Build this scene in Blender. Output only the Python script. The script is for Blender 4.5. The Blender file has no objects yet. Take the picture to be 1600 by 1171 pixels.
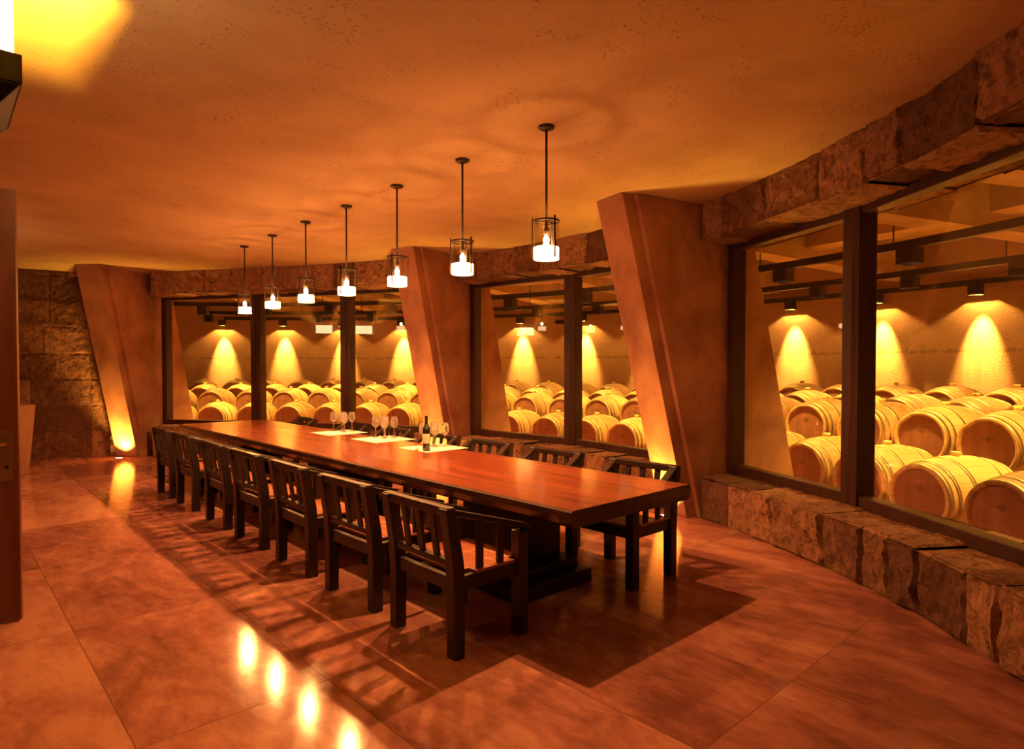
import bpy, math, random
from mathutils import Vector, noise
random.seed(7)
R = math.radians
SC = bpy.context.scene
COL = SC.collection

# ------------------------------------------------------------------ camera
FOC, EYE, YAW, TILT = 979.0, 1.55, 42.7, 1.2
cam_d = bpy.data.cameras.new('camera')
cam_d.sensor_width = 36.0
cam_d.lens = FOC * 36.0 / 1600.0
cam_d.shift_y = (577 + FOC * math.tan(R(TILT)) - 585.5) / 1600.0
cam_d.clip_start = 0.05
cam = bpy.data.objects.new('camera', cam_d)
cam.location = (0, 0, EYE)
cam.rotation_euler = (R(90 - TILT), 0, R(-YAW))
COL.objects.link(cam)
SC.camera = cam

# ------------------------------------------------------------------ world, exposure
w = bpy.data.worlds.new('dark')
w.use_nodes = True
w.node_tree.nodes['Background'].inputs[0].default_value = (1.0, 0.25, 0.06, 1)
w.node_tree.nodes['Background'].inputs[1].default_value = 0.012
SC.world = w
SC.view_settings.view_transform = 'Standard'
SC.view_settings.look = 'None'
SC.view_settings.exposure = 0.14
SC.view_settings.gamma = 1.0
SC.view_settings.use_curve_mapping = False

LAMP = (1.0, 0.385, 0.10)      # tungsten on daylight film
CELL = (1.0, 0.57, 0.09)
P_PENDANT, P_DOWN, P_SCONCE, P_UPLIGHT = 34.0, 180.0, 620.0, 420.0
P_WALLWASH, P_WALLSPOT, P_CAN_NEAR, P_CAN_MID = 85.0, 2400.0, 620.0, 720.0


def lamp(name, kind, loc, energy, color, parent=None, radius=0.02, **kw):
    d = bpy.data.lights.new(name, kind)
    d.energy, d.color = energy, color
    if hasattr(d, 'shadow_soft_size'):
        d.shadow_soft_size = radius
    for k, v in kw.items():
        setattr(d, k, v)
    o = bpy.data.objects.new(name, d)
    o.location = loc
    o.parent = parent
    COL.objects.link(o)
    return o


# ------------------------------------------------------------------ mesh helpers
class MB:
    def __init__(s):
        s.v, s.f, s.t, s.tone = [], [], [], 0.5

    def add(s, vs, fs):
        n = len(s.v)
        s.v += [tuple(p) for p in vs]
        s.t += [s.tone] * len(vs)
        s.f += [tuple(i + n for i in f) for f in fs]
        return s

    def hexa(s, p):        # 8 points: bottom 4 ccw, top 4 ccw
        return s.add(p, [(3, 2, 1, 0), (4, 5, 6, 7), (0, 1, 5, 4), (1, 2, 6, 5), (2, 3, 7, 6), (3, 0, 4, 7)])

    def box(s, x0, x1, y0, y1, z0, z1):
        return s.hexa([(x0, y0, z0), (x1, y0, z0), (x1, y1, z0), (x0, y1, z0),
                       (x0, y0, z1), (x1, y0, z1), (x1, y1, z1), (x0, y1, z1)])

    def bar(s, a, b, w, h, up=(0, 0, 1)):   # rectangular bar from a to b
        a, b, up = Vector(a), Vector(b), Vector(up)
        d = (b - a).normalized()
        sd = d.cross(up).normalized() * (w / 2)
        u = sd.cross(d).normalized() * (h / 2)
        return s.hexa([a - sd - u, a + sd - u, b + sd - u, b - sd - u,
                       a - sd + u, a + sd + u, b + sd + u, b - sd + u])

    def lathe(s, prof, n=24, axis='z', o=(0, 0, 0), close=False):
        vs, fs = [], []
        m = len(prof)
        for i in range(n):
            a = 2 * math.pi * i / n
            for (r, h) in prof:
                if axis == 'z':
                    vs.append((o[0] + r * math.cos(a), o[1] + r * math.sin(a), o[2] + h))
                else:
                    vs.append((o[0] + h, o[1] + r * math.cos(a), o[2] + r * math.sin(a)))
        k = m if close else m - 1
        for i in range(n):
            j = (i + 1) % n
            for q in range(k):
                q2 = (q + 1) % m
                fs.append((i * m + q, j * m + q, j * m + q2, i * m + q2))
        return s.add(vs, fs)

    def tube(s, a, b, r, n=12):
        a, b = Vector(a), Vector(b)
        d = (b - a).normalized()
        x = d.orthogonal().normalized()
        y = d.cross(x)
        vs = []
        for p in (a, b):
            for i in range(n):
                t = 2 * math.pi * i / n
                vs.append(p + x * (r * math.cos(t)) + y * (r * math.sin(t)))
        fs = [(i, (i + 1) % n, n + (i + 1) % n, n + i) for i in range(n)]
        fs += [tuple(range(n - 1, -1, -1)), tuple(range(n, 2 * n))]
        return s.add(vs, fs)

    def build(s, name, mat, parent=None, smooth=False, bevel=0.0, tone=False, seg=2):
        me = bpy.data.meshes.new(name)
        me.from_pydata(s.v, [], s.f)
        me.materials.append(mat)
        if tone:
            at = me.attributes.new('tone', 'FLOAT', 'POINT')
            at.data.foreach_set('value', s.t)
        if smooth:
            me.polygons.foreach_set('use_smooth', [True] * len(me.polygons))
        me.update()
        o = bpy.data.objects.new(name, me)
        COL.objects.link(o)
        o.parent = parent
        if bevel:
            m = o.modifiers.new('edge', 'BEVEL')
            m.width, m.segments, m.limit_method, m.angle_limit = bevel, seg, 'ANGLE', R(35)
        if smooth and smooth != True:
            pass
        return o


def tag(o, label=None, cat=None, group=None, kind=None):
    if label: o['label'] = label
    if cat: o['category'] = cat
    if group: o['group'] = group
    if kind: o['kind'] = kind
    return o


def empty(name, loc=(0, 0, 0), rz=0.0):
    o = bpy.data.objects.new(name, None)
    o.location = loc
    o.rotation_euler = (0, 0, rz)
    o.empty_display_size = 0.1
    COL.objects.link(o)
    return o


def copy_tree(o, parent=None):
    c = o.copy()
    COL.objects.link(c)
    c.parent = parent
    for ch in list(o.children):
        copy_tree(ch, c)
    return c


# ------------------------------------------------------------------ materials
class NT:
    def __init__(s, name):
        s.m = bpy.data.materials.new(name)
        s.m.use_nodes = True
        s.t = s.m.node_tree
        s.t.nodes.clear()
        s.out = s.t.nodes.new('ShaderNodeOutputMaterial')

    def n(s, kind, ins=None, **kw):
        nd = s.t.nodes.new(kind)
        for k, v in kw.items():
            setattr(nd, k, v)
        for k, v in (ins or {}).items():
            if isinstance(v, bpy.types.NodeSocket):
                s.t.links.new(v, nd.inputs[k])
            else:
                nd.inputs[k].default_value = v
        return nd

    def math(s, op, a, b=0.0, c=0.0):
        return s.n('ShaderNodeMath', {0: a, 1: b, 2: c}, operation=op).outputs[0]

    def obj(s, scale=(1, 1, 1)):
        c = s.n('ShaderNodeTexCoord').outputs['Object']
        return s.n('ShaderNodeMapping', {'Vector': c, 'Scale': scale}).outputs[0]

    def noise(s, vec, scale, detail=4, rough=0.55, dist=0.0):
        return s.n('ShaderNodeTexNoise', {'Vector': vec, 'Scale': scale, 'Detail': detail, 'Roughness': rough, 'Distortion': dist}).outputs[0]

    def ramp(s, fac, stops):
        nd = s.n('ShaderNodeValToRGB', {0: fac})
        e = nd.color_ramp.elements
        while len(e) < len(stops): e.new(0.5)
        for i, (p, c) in enumerate(stops):
            e[i].position = p
            e[i].color = (c[0], c[1], c[2], 1) if not isinstance(c, (int, float)) else (c, c, c, 1)
        return nd.outputs[0]

    def mix(s, fac, a, b, kind='MIX'):
        return s.n('ShaderNodeMix', {0: fac, 6: a if isinstance(a, bpy.types.NodeSocket) else (*a, 1), 7: b if isinstance(b, bpy.types.NodeSocket) else (*b, 1)}, data_type='RGBA', blend_type=kind).outputs[2]

    def bump(s, h, strength, dist=0.01, normal=None):
        ins = {'Height': h, 'Strength': strength, 'Distance': dist}
        if normal: ins['Normal'] = normal
        return s.n('ShaderNodeBump', ins).outputs[0]

    def pbsdf(s, color, rough=0.6, bump=None, metal=0.0, spec=0.5, coat=0.0, coat_rough=0.05):
        ins = {'Base Color': color if isinstance(color, bpy.types.NodeSocket) else (*color, 1), 'Roughness': rough, 'Metallic': metal, 'Specular IOR Level': spec, 'Coat Weight': coat, 'Coat Roughness': coat_rough}
        if bump: ins['Normal'] = bump
        p = s.n('ShaderNodeBsdfPrincipled', ins)
        s.t.links.new(p.outputs[0], s.out.inputs[0])
        return s.m


def m_plain(name, color, rough=0.5, metal=0.0, spec=0.5):
    t = NT(name)
    return t.pbsdf(color, rough, None, metal, spec)


def m_emit(name, color, strength):
    t = NT(name)
    e = t.n('ShaderNodeEmission', {0: (*color, 1), 1: strength})
    t.t.links.new(e.outputs[0], t.out.inputs[0])
    return t.m


def m_glass(name, base=0.04, tint=(1, 1, 1), gain=0.96, rough=0.0):
    t = NT(name)
    g = t.n('ShaderNodeNewGeometry')
    d = t.n('ShaderNodeVectorMath', {0: g.outputs['Normal'], 1: g.outputs['Incoming']}, operation='DOT_PRODUCT').outputs['Value']
    k = t.math('POWER', t.math('SUBTRACT', 1.0, t.math('ABSOLUTE', d)), 5.0)
    fac = t.math('MULTIPLY_ADD', k, gain, base)
    tr = t.n('ShaderNodeBsdfTransparent', {0: (*tint, 1)})
    gl = t.n('ShaderNodeBsdfGlossy', {'Color': (1, 1, 1, 1), 'Roughness': rough})
    mx = t.n('ShaderNodeMixShader', {0: fac, 1: tr.outputs[0], 2: gl.outputs[0]})
    t.t.links.new(mx.outputs[0], t.out.inputs[0])
    return t.m


def m_plaster(name, c1, c2, scale=2.5, rough=0.75, bs=0.25, streak=(1, 1, 0.35), pits=0.0, spec=0.3):
    t = NT(name)
    v = t.obj(streak)
    n1 = t.noise(v, scale, 6, 0.6, 0.4)
    col = t.mix(t.ramp(n1, [(0.34, 0.0), (0.62, 1.0)]), c1, c2)
    v2 = t.obj()
    n2 = t.noise(v2, 60, 3)
    h = n2
    if pits:
        vor = t.n('ShaderNodeTexVoronoi', {'Vector': v2, 'Scale': 32.0, 'Randomness': 1.0}).outputs['Distance']
        big = t.noise(v2, 3.0, 4)
        lim = t.math('MULTIPLY', t.ramp(big, [(0.36, 0.0), (0.60, 1.0)]), 0.25)
        pit = t.math('LESS_THAN', vor, lim)
        h = t.math('SUBTRACT', t.math('MULTIPLY', n2, 0.6), t.math('MULTIPLY', pit, pits))
        col = t.mix(t.math('MULTIPLY', pit, 0.45), col, (0.12, 0.06, 0.02))
    return t.pbsdf(col, rough, t.bump(h, bs, 0.004), spec=spec)


def m_stone(name, c1, c2, c3, bs=0.9):
    t = NT(name)
    v = t.obj()
    at = t.n('ShaderNodeAttribute', attribute_name='tone').outputs['Fac']
    n1 = t.noise(v, 3.5, 8, 0.62, 1.2)
    n2 = t.noise(v, 14, 8, 0.7, 1.0)
    n3 = t.noise(v, 45, 5, 0.7)
    a = t.math('ADD', t.math('MULTIPLY', n1, 0.55), t.math('MULTIPLY', at, 0.62))
    col = t.mix(t.ramp(a, [(0.35, 0.0), (0.75, 1.0)]), c1, c2)
    col = t.mix(t.ramp(n2, [(0.47, 0.0), (0.64, 0.75)]), col, c3)
    h = t.math('ADD', t.math('MULTIPLY', n2, 1.0), t.math('MULTIPLY', n3, 0.35))
    return t.pbsdf(col, 0.85, t.bump(h, bs, 0.06), spec=0.2)


def m_wood(name, c1, c2, rough=0.3, axis='y', scale=1.0, coat=0.0, spec=0.5, bs=0.08, coat_rough=0.05):
    t = NT(name)
    s = {'x': (0.6, 12, 12), 'y': (12, 0.6, 12), 'z': (12, 12, 0.6)}[axis]
    v = t.obj(tuple(k * scale for k in s))
    n1 = t.noise(v, 1.6, 6, 0.6, 0.8)
    col = t.mix(t.ramp(n1, [(0.3, 0.0), (0.7, 1.0)]), c1, c2)
    return t.pbsdf(col, rough, t.bump(n1, bs, 0.003), coat=coat, spec=spec, coat_rough=coat_rough)


def m_floor():
    t = NT('travertine_tiles')
    c = t.n('ShaderNodeTexCoord').outputs['Object']
    sp = t.n('ShaderNodeSeparateXYZ', {0: c})
    u = t.math('DIVIDE', t.math('SUBTRACT', sp.outputs[0], 0.585), 0.838)
    w_ = t.math('DIVIDE', t.math('SUBTRACT', sp.outputs[1], 1.32), 1.57)
    iu, iw = t.math('FLOOR', u), t.math('FLOOR', w_)
    fu, fw = t.math('FRACT', u), t.math('FRACT', w_)
    eu = t.math('MULTIPLY', t.math('MINIMUM', fu, t.math('SUBTRACT', 1.0, fu)), 0.838)
    ew = t.math('MULTIPLY', t.math('MINIMUM', fw, t.math('SUBTRACT', 1.0, fw)), 1.57)
    joint = t.math('LESS_THAN', t.math('MINIMUM', eu, ew), 0.0032)
    idx = t.n('ShaderNodeCombineXYZ', {0: iu, 1: iw, 2: 0.0}).outputs[0]
    wn = t.n('ShaderNodeTexWhiteNoise', {'Vector': idx}, noise_dimensions='3D')
    off = t.n('ShaderNodeVectorMath', {0: wn.outputs['Color'], 3: 9.0}, operation='SCALE').outputs[0]
    vv = t.n('ShaderNodeVectorMath', {0: c, 1: off}, operation='ADD').outputs[0]
    mp = t.n('ShaderNodeMapping', {'Vector': vv, 'Scale': (1.0, 0.45, 1.0)}).outputs[0]
    n1 = t.noise(mp, 2.2, 8, 0.62, 0.9)
    n2 = t.noise(mp, 13, 6, 0.65, 0.6)
    a = t.math('ADD', t.math('MULTIPLY', n1, 0.65), t.math('MULTIPLY', n2, 0.35))
    a = t.math('ADD', a, t.math('MULTIPLY', t.math('SUBTRACT', wn.outputs['Value'], 0.5), 0.20))
    col = t.ramp(a, [(0.36, (0.24, 0.090, 0.085)), (0.50, (0.42, 0.175, 0.15)), (0.64, (0.60, 0.30, 0.23))])
    vor = t.n('ShaderNodeTexVoronoi', {'Vector': c, 'Scale': 34.0}).outputs['Distance']
    pl = t.math('MULTIPLY', t.ramp(t.noise(c, 2.1, 4), [(0.52, 0.0), (0.66, 1.0)]), 0.17)
    pit = t.math('LESS_THAN', vor, pl)
    col = t.mix(t.math('MULTIPLY', pit, 0.6), col, (0.08, 0.04, 0.02))
    col = t.mix(t.math('MULTIPLY', joint, 0.75), col, (0.17, 0.09, 0.045))
    h = t.math('SUBTRACT', t.math('MULTIPLY', n2, 0.25), t.math('ADD', t.math('MULTIPLY', pit, 0.5), t.math('MULTIPLY', joint, 0.8)))
    rough = t.math('ADD', 0.05, t.math('MULTIPLY', n2, 0.14))
    return t.pbsdf(col, rough, t.bump(h, 0.14, 0.002), spec=0.34)


def m_barrel():
    t = NT('barrel_oak')
    c = t.n('ShaderNodeTexCoord').outputs['Object']
    sp = t.n('ShaderNodeSeparateXYZ', {0: c})
    ang = t.math('ARCTAN2', sp.outputs[1], t.math('SUBTRACT', sp.outputs[2], 0.36))
    st = t.math('MULTIPLY', ang, 30 / (2 * math.pi))
    idx = t.math('FLOOR', st)
    fr = t.math('FRACT', st)
    rnd = t.n('ShaderNodeTexWhiteNoise', {'W': idx}, noise_dimensions='1D').outputs['Value']
    orand = t.n('ShaderNodeObjectInfo').outputs['Random']
    v = t.n('ShaderNodeMapping', {'Vector': c, 'Scale': (1.2, 14, 14)}).outputs[0]
    n1 = t.noise(v, 2.0, 5, 0.6, 0.4)
    a = t.math('ADD', t.math('MULTIPLY', n1, 0.5), t.math('MULTIPLY', rnd, 0.35))
    a = t.math('ADD', a, t.math('MULTIPLY', t.math('SUBTRACT', orand, 0.3), 0.75))
    col = t.ramp(a, [(0.2, (0.28, 0.13, 0.06)), (0.6, (0.48, 0.26, 0.12)), (1.0, (0.72, 0.47, 0.24))])
    seam = t.math('LESS_THAN', fr, 0.05)
    col = t.mix(t.math('MULTIPLY', seam, 0.55), col, (0.16, 0.08, 0.03))
    return t.pbsdf(col, 0.55, t.bump(n1, 0.08, 0.003), spec=0.35)


def m_head():
    t = NT('barrel_head_oak')
    c = t.n('ShaderNodeTexCoord').outputs['Object']
    sp = t.n('ShaderNodeSeparateXYZ', {0: c})
    st = t.math('DIVIDE', sp.outputs[1], 0.075)
    rnd = t.n('ShaderNodeTexWhiteNoise', {'W': t.math('FLOOR', st)}, noise_dimensions='1D').outputs['Value']
    seam = t.math('LESS_THAN', t.math('FRACT', st), 0.05)
    v = t.n('ShaderNodeMapping', {'Vector': c, 'Scale': (8, 14, 1.0)}).outputs[0]
    n1 = t.noise(v, 2.0, 5, 0.6, 0.4)
    a = t.math('ADD', t.math('MULTIPLY', n1, 0.5), t.math('MULTIPLY', rnd, 0.3))
    col = t.ramp(a, [(0.2, (0.23, 0.085, 0.055)), (0.8, (0.37, 0.155, 0.095))])
    col = t.mix(t.math('MULTIPLY', seam, 0.5), col, (0.18, 0.08, 0.04))
    return t.pbsdf(col, 0.6, spec=0.3)


def m_frost(name, strength):
    t = NT(name)
    tr = t.n('ShaderNodeBsdfTransparent', {0: (1, 1, 1, 1)})
    tl = t.n('ShaderNodeBsdfTranslucent', {0: (1, 0.95, 0.85, 1)})
    em = t.n('ShaderNodeEmission', {0: (1.0, 0.72, 0.36, 1), 1: strength})
    a = t.n('ShaderNodeAddShader', {0: tl.outputs[0], 1: em.outputs[0]})
    mx = t.n('ShaderNodeMixShader', {0: 0.45, 1: tr.outputs[0], 2: a.outputs[0]})
    t.t.links.new(mx.outputs[0], t.out.inputs[0])
    return t.m


def m_board_wall():
    t = NT('cast_concrete')
    v = t.obj()
    sp = t.n('ShaderNodeSeparateXYZ', {0: v})
    n1 = t.noise(v, 1.1, 6, 0.6)
    n2 = t.noise(v, 30, 6, 0.7)
    col = t.mix(n1, (0.26, 0.13, 0.09), (0.40, 0.22, 0.14))
    zz = t.math('ABSOLUTE', t.math('SUBTRACT', sp.outputs[2], 1.85))
    ragged = t.math('ADD', zz, t.math('MULTIPLY', t.math('SUBTRACT', t.noise(v, 7, 5, 0.7), 0.5), 0.22))
    lift = t.math('LESS_THAN', ragged, 0.018)
    col = t.mix(t.math('MULTIPLY', lift, 0.6), col, (0.16, 0.09, 0.04))
    pits = t.math('LESS_THAN', n2, 0.36)
    col = t.mix(t.math('MULTIPLY', pits, 0.5), col, (0.14, 0.08, 0.04))
    return t.pbsdf(col, 0.85, t.bump(n2, 0.8, 0.02), spec=0.2)


M = {}
M['floor'] = m_floor()
M['ceiling'] = m_plaster('ceiling_stucco', (0.47, 0.335, 0.19), (0.58, 0.42, 0.235), 1.2, 0.85, 0.5, (1, 1, 1), 0.8, spec=0.15)
M['pier'] = m_plaster('pier_concrete', (0.24, 0.098, 0.07), (0.44, 0.215, 0.14), 2.0, 0.7, 0.3, (1, 1, 0.75))
M['stone'] = m_stone('split_stone', (0.20, 0.095, 0.07), (0.50, 0.26, 0.165), (0.09, 0.042, 0.032))
M['frame'] = m_wood('window_timber', (0.028, 0.010, 0.010), (0.060, 0.022, 0.020), 0.42, 'z', spec=0.3)
M['dark_wood'] = m_wood('chair_timber', (0.010, 0.005, 0.006), (0.026, 0.011, 0.011), 0.38, 'z', spec=0.5)
M['seat'] = m_wood('seat_timber_lightened', (0.30, 0.09, 0.05), (0.48, 0.17, 0.09), 0.3, 'x', spec=0.5)  # reddish wood, with light on its upward face painted into the colour
M['top'] = m_wood('table_top_timber', (0.14, 0.024, 0.014), (0.42, 0.10, 0.040), 0.3, 'y', 0.6, coat=1.0, bs=0.10, coat_rough=0.13)
M['edge'] = m_wood('table_edge_timber', (0.03, 0.010, 0.009), (0.08, 0.028, 0.020), 0.3, 'y', 0.6, coat=0.5)
M['door'] = m_wood('door_timber', (0.10, 0.030, 0.020), (0.19, 0.060, 0.038), 0.32, 'z', 0.5)
M['iron'] = m_plain('dark_bronze', (0.045, 0.032, 0.026), 0.4, 0.7)
M['black'] = m_plain('black_metal', (0.006, 0.006, 0.006), 0.5, 0.0, 0.3)
M['brass'] = m_plain('brass', (0.75, 0.58, 0.33), 0.25, 1.0)
M['plate'] = m_plain('lock_plate_metal', (0.30, 0.20, 0.14), 0.35, 0.8)
M['hoop'] = m_plain('hoop_steel', (0.40, 0.30, 0.18), 0.42, 0.85)
M['oak'] = m_barrel()
M['head'] = m_head()
M['mark'] = m_plain('burnt_brand', (0.09, 0.04, 0.025), 0.8)
M['bung'] = m_plain('bung_silicone', (0.85, 0.62, 0.30), 0.5)
M['pane'] = m_glass('window_glass', 0.055, (0.97, 0.97, 0.95))
M['clear'] = m_glass('lantern_glass', 0.13, (0.97, 0.97, 0.97))
t = NT('stemware_glass')
g_ = t.n('ShaderNodeBsdfGlass', {'Color': (1, 1, 1, 1), 'Roughness': 0.0, 'IOR': 1.45})
mxg = t.n('ShaderNodeMixShader', {0: 0.14, 1: g_.outputs[0], 2: t.n('ShaderNodeBsdfTranslucent', {0: (1, 1, 1, 1)}).outputs[0]})
t.t.links.new(mxg.outputs[0], t.out.inputs[0])
M['wineglass'] = t.m
M['frost'] = m_frost('frosted_glass', 6.0)
t = NT('lit_bulb')
mx_ = t.n('ShaderNodeMixShader', {0: 0.5, 1: t.n('ShaderNodeBsdfTransparent').outputs[0], 2: t.n('ShaderNodeEmission', {0: (1.0, 0.80, 0.48, 1), 1: 30.0}).outputs[0]})
t.t.links.new(mx_.outputs[0], t.out.inputs[0])
M['bulb'] = t.m
M['sconce_glass'] = m_emit('lit_opal_glass', (1.0, 0.74, 0.36), 9.0)
M['uplens'] = m_emit('lit_uplight_lens', (1.0, 0.75, 0.38), 9.0)
M['canlens'] = m_emit('lit_can_lens', (1.0, 0.72, 0.32), 6.0)
M['paper'] = m_plain('white_paper', (0.86, 0.84, 0.80), 0.6)
M['bottle'] = m_plain('dark_green_glass', (0.012, 0.020, 0.006), 0.08, 0, 0.8)
M['label'] = m_plain('label_paper', (0.80, 0.74, 0.55), 0.5)
M['capsule'] = m_plain('bottle_capsule', (0.02, 0.015, 0.012), 0.3)
M['cork'] = m_plain('cork', (0.62, 0.42, 0.22), 0.8)
M['cell_wall'] = m_board_wall()
M['cell_ceil'] = m_plaster('cellar_concrete', (0.30, 0.18, 0.11), (0.46, 0.29, 0.17), 1.5, 0.85, 0.3, (1, 1, 1))
M['pedestal'] = m_plaster('smooth_sandstone', (0.34, 0.17, 0.11), (0.46, 0.25, 0.16), 4.0, 0.7, 0.2)

# ------------------------------------------------------------------ plan of the curved window wall
CX, CY = -2.214, 5.576
H = 3.25
KN = [(-75, 7.75), (-60, 7.8), (-45, 7.85), (-37, 7.96), (-33, 8.05), (-27, 8.13), (-22, 8.20), (-15, 8.30), (-5, 8.22), (6, 8.20), (13, 8.17),
      (20, 7.98), (30, 7.93), (40, 8.0), (48, 8.2), (54, 8.45), (62, 8.7), (75, 9.0)]


def interp(kn, a):
    if a <= kn[0][0]: return kn[0][1]
    for (a0, v0), (a1, v1) in zip(kn, kn[1:]):
        if a <= a1:
            t = (a - a0) / (a1 - a0)
            t = 0.5 * t + 0.5 * t * t * (3 - 2 * t)
            return v0 + (v1 - v0) * t
    return kn[-1][1]


def r0(a): return interp(KN, a)
def P(a, r, z=0.0): return Vector((CX + r * math.cos(R(a)), CY + r * math.sin(R(a)), z))
def sill_z(a): return interp([(-40, 0.42), (-25, 0.43), (-15, 0.45), (0, 0.50), (12, 0.53), (55, 0.54)], a)


LINTEL = 2.86
GL = 0.50      # glass stands this far behind the room face of the stone

# ------------------------------------------------------------------ floor and ceilings
fl = MB()
fl.add([(-6, -6, 0), (20, -6, 0), (20, 26, 0), (-6, 26, 0)], [(0, 1, 2, 3)])
fl.add([(-6, -6, -0.2), (20, -6, -0.2), (20, 26, -0.2), (-6, 26, -0.2)], [(3, 2, 1, 0)])
tag(fl.build('floor', M['floor']), kind='structure')

ce = MB()
pts = [P(a, r0(a) + 0.25, H) for a in range(-75, 76, 3)]
poly = [Vector((-2.6, -3.2, H))] + pts + [Vector((-2.6, 14.6, H))]
n = len(poly)
ce.add(poly + [p + Vector((0, 0, 0.25)) for p in poly], [tuple(range(n - 1, -1, -1)), tuple(range(n, 2 * n))] + [(i, (i + 1) % n, n + (i + 1) % n, n + i) for i in range(n)])
tag(ce.build('ceiling', M['ceiling']), kind='structure')


# ------------------------------------------------------------------ stone blocks
def rough(p, amp):
    a = noise.fractal(p * 5.0, 1.0, 2.1, 4)
    b = noise.fractal(Vector((p.x * 16, p.y * 16, p.z * 9)), 1.0, 2.1, 3)
    c = abs(noise.noise(p * 3.1 + Vector((7, 3, 1))))
    e_ = abs(noise.noise(Vector((p.x * 11, p.y * 11, p.z * 6)) + Vector((3, 9, 4))))
    return amp * (1.2 * a + 0.9 * b - 1.4 * c - 1.6 * e_ + 0.45) * 0.62


def block(mb, f, u0, u1, v0, v1, step, amp, su=1.0, depth=0.034):
    """one block; f(u, v, d) -> point, su converts u to metres"""
    mb.tone = random.random()
    lift = random.uniform(-0.018, 0.022) if amp > 0.025 else random.uniform(-0.010, 0.012)
    nu = max(3, int(abs(u1 - u0) * su / step))
    nv = max(3, int(abs(v1 - v0) / step))
    vs, fs = [], []
    for i in range(nu + 1):
        for j in range(nv + 1):
            fu, fv = i / nu, j / nv
            # the outermost ring of vertices dips into the joint
            if i == 0: fu = 0.0015 / max(0.05, abs(u1 - u0) * su)
            if i == nu: fu = 1 - 0.0015 / max(0.05, abs(u1 - u0) * su)
            u, v = u0 + (u1 - u0) * fu, v0 + (v1 - v0) * fv
            p = f(u, v, 0.0)
            edge = i in (0, nu) or j in (0, nv)
            d = -depth if edge else lift + rough(p, amp)
            vs.append(f(u, v, d))
    for i in range(nu):
        for j in range(nv):
            a = i * (nv + 1) + j
            fs.append((a, a + nv + 1, a + nv + 2, a + 1))
    mb.add(vs, fs)


def splits(a, b, lo, hi):
    out, x = [a], a
    while True:
        x += random.uniform(lo, hi)
        if x > b - lo * 0.6:
            break
        out.append(x)
    out.append(b)
    return out


def stone_run(name, a0, a1, top=False):
    mb = MB()
    su = R(1) * 8.2
    cuts = splits(a0, a1, 1.6, 5.0)
    for u0, u1 in zip(cuts, cuts[1:]):
        st = 0.026
        if not top:
            zt = sill_z((u0 + u1) / 2) + random.uniform(-0.008, 0.012)
            block(mb, lambda u, v, d: P(u, r0(u) - d, v), u0, u1, 0.0, zt, st, 0.034, su)
            block(mb, lambda u, v, d: P(u, r0(u) + v, zt + d * 0.7), u0, u1, 0.0, GL + 0.02, st, 0.014, su, 0.012)
            block(mb, lambda u, v, d: P(u, r0(u) + GL + v, zt + d * 0.7), u0, u1, 0.02, 0.34, 0.05, 0.016, su, 0.012)
            mb.add([P(u0, r0(u0) + GL + .34, 0), P(u1, r0(u1) + GL + .34, 0), P(u1, r0(u1) + GL + .34, zt), P(u0, r0(u0) + GL + .34, zt)], [(0, 1, 2, 3)])
        else:
            zb = LINTEL + random.uniform(-0.012, 0.012)
            block(mb, lambda u, v, d: P(u, r0(u) - d, v), u0, u1, zb, H + 0.02, st, 0.030, su)
            block(mb, lambda u, v, d: P(u, r0(u) + v, zb - d * 0.9), u0, u1, 0.0, GL + 0.02, st, 0.020, su, 0.010)
            block(mb, lambda u, v, d: P(u, r0(u) + GL + v, zb - d * 0.9), u0, u1, 0.02, 0.30, 0.05, 0.022, su, 0.012)
            mb.add([P(u0, r0(u0) + GL + .30, zb), P(u1, r0(u1) + GL + .30, zb), P(u1, r0(u1) + GL + .30, 3.75), P(u0, r0(u0) + GL + .30, 3.75)], [(0, 1, 2, 3)])
    o = mb.build(name, M['stone'], tone=True)
    return tag(o, kind='structure')


PIER_A = [(-13.05, 0), (15.3, 0)]
stone_run('wall_right', -60, -14.9)
stone_run('wall_right', -11.2, 13.35)
stone_run('wall_right', 17.3, 53.6)
stone_run('wall_right', -60, -14.9, True)
stone_run('wall_right', -11.2, 13.35, True)
stone_run('wall_right', 17.3, 53.6, True)


def stone_flat(name, ax, ay, bx, by, rows, step, amp, lo=0.35, hi=0.95, z0=0.0):
    mb = MB()
    A, B = Vector((ax, ay, 0)), Vector((bx, by, 0))
    L = (B - A).length
    d_ = (B - A) / L
    nrm = Vector((d_.y, -d_.x, 0))
    z = z0
    for hgt in rows:
        cuts = splits(0.0, L, lo, hi)
        for u0, u1 in zip(cuts, cuts[1:]):
            block(mb, lambda u, v, d: A + d_ * u + nrm * d + Vector((0, 0, v)), u0, u1, z, z + hgt, step, amp, 1.0, 0.014)
        z += hgt
    # solid backing
    p = [A - nrm * 0.02, B - nrm * 0.02, B - nrm * 0.3, A - nrm * 0.3]
    mb.tone = 0.3
    mb.hexa([q + Vector((0, 0, z0)) for q in p] + [q + Vector((0, 0, z)) for q in p])
    return tag(mb.build(name, M['stone'], tone=True), kind='structure')


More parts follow.
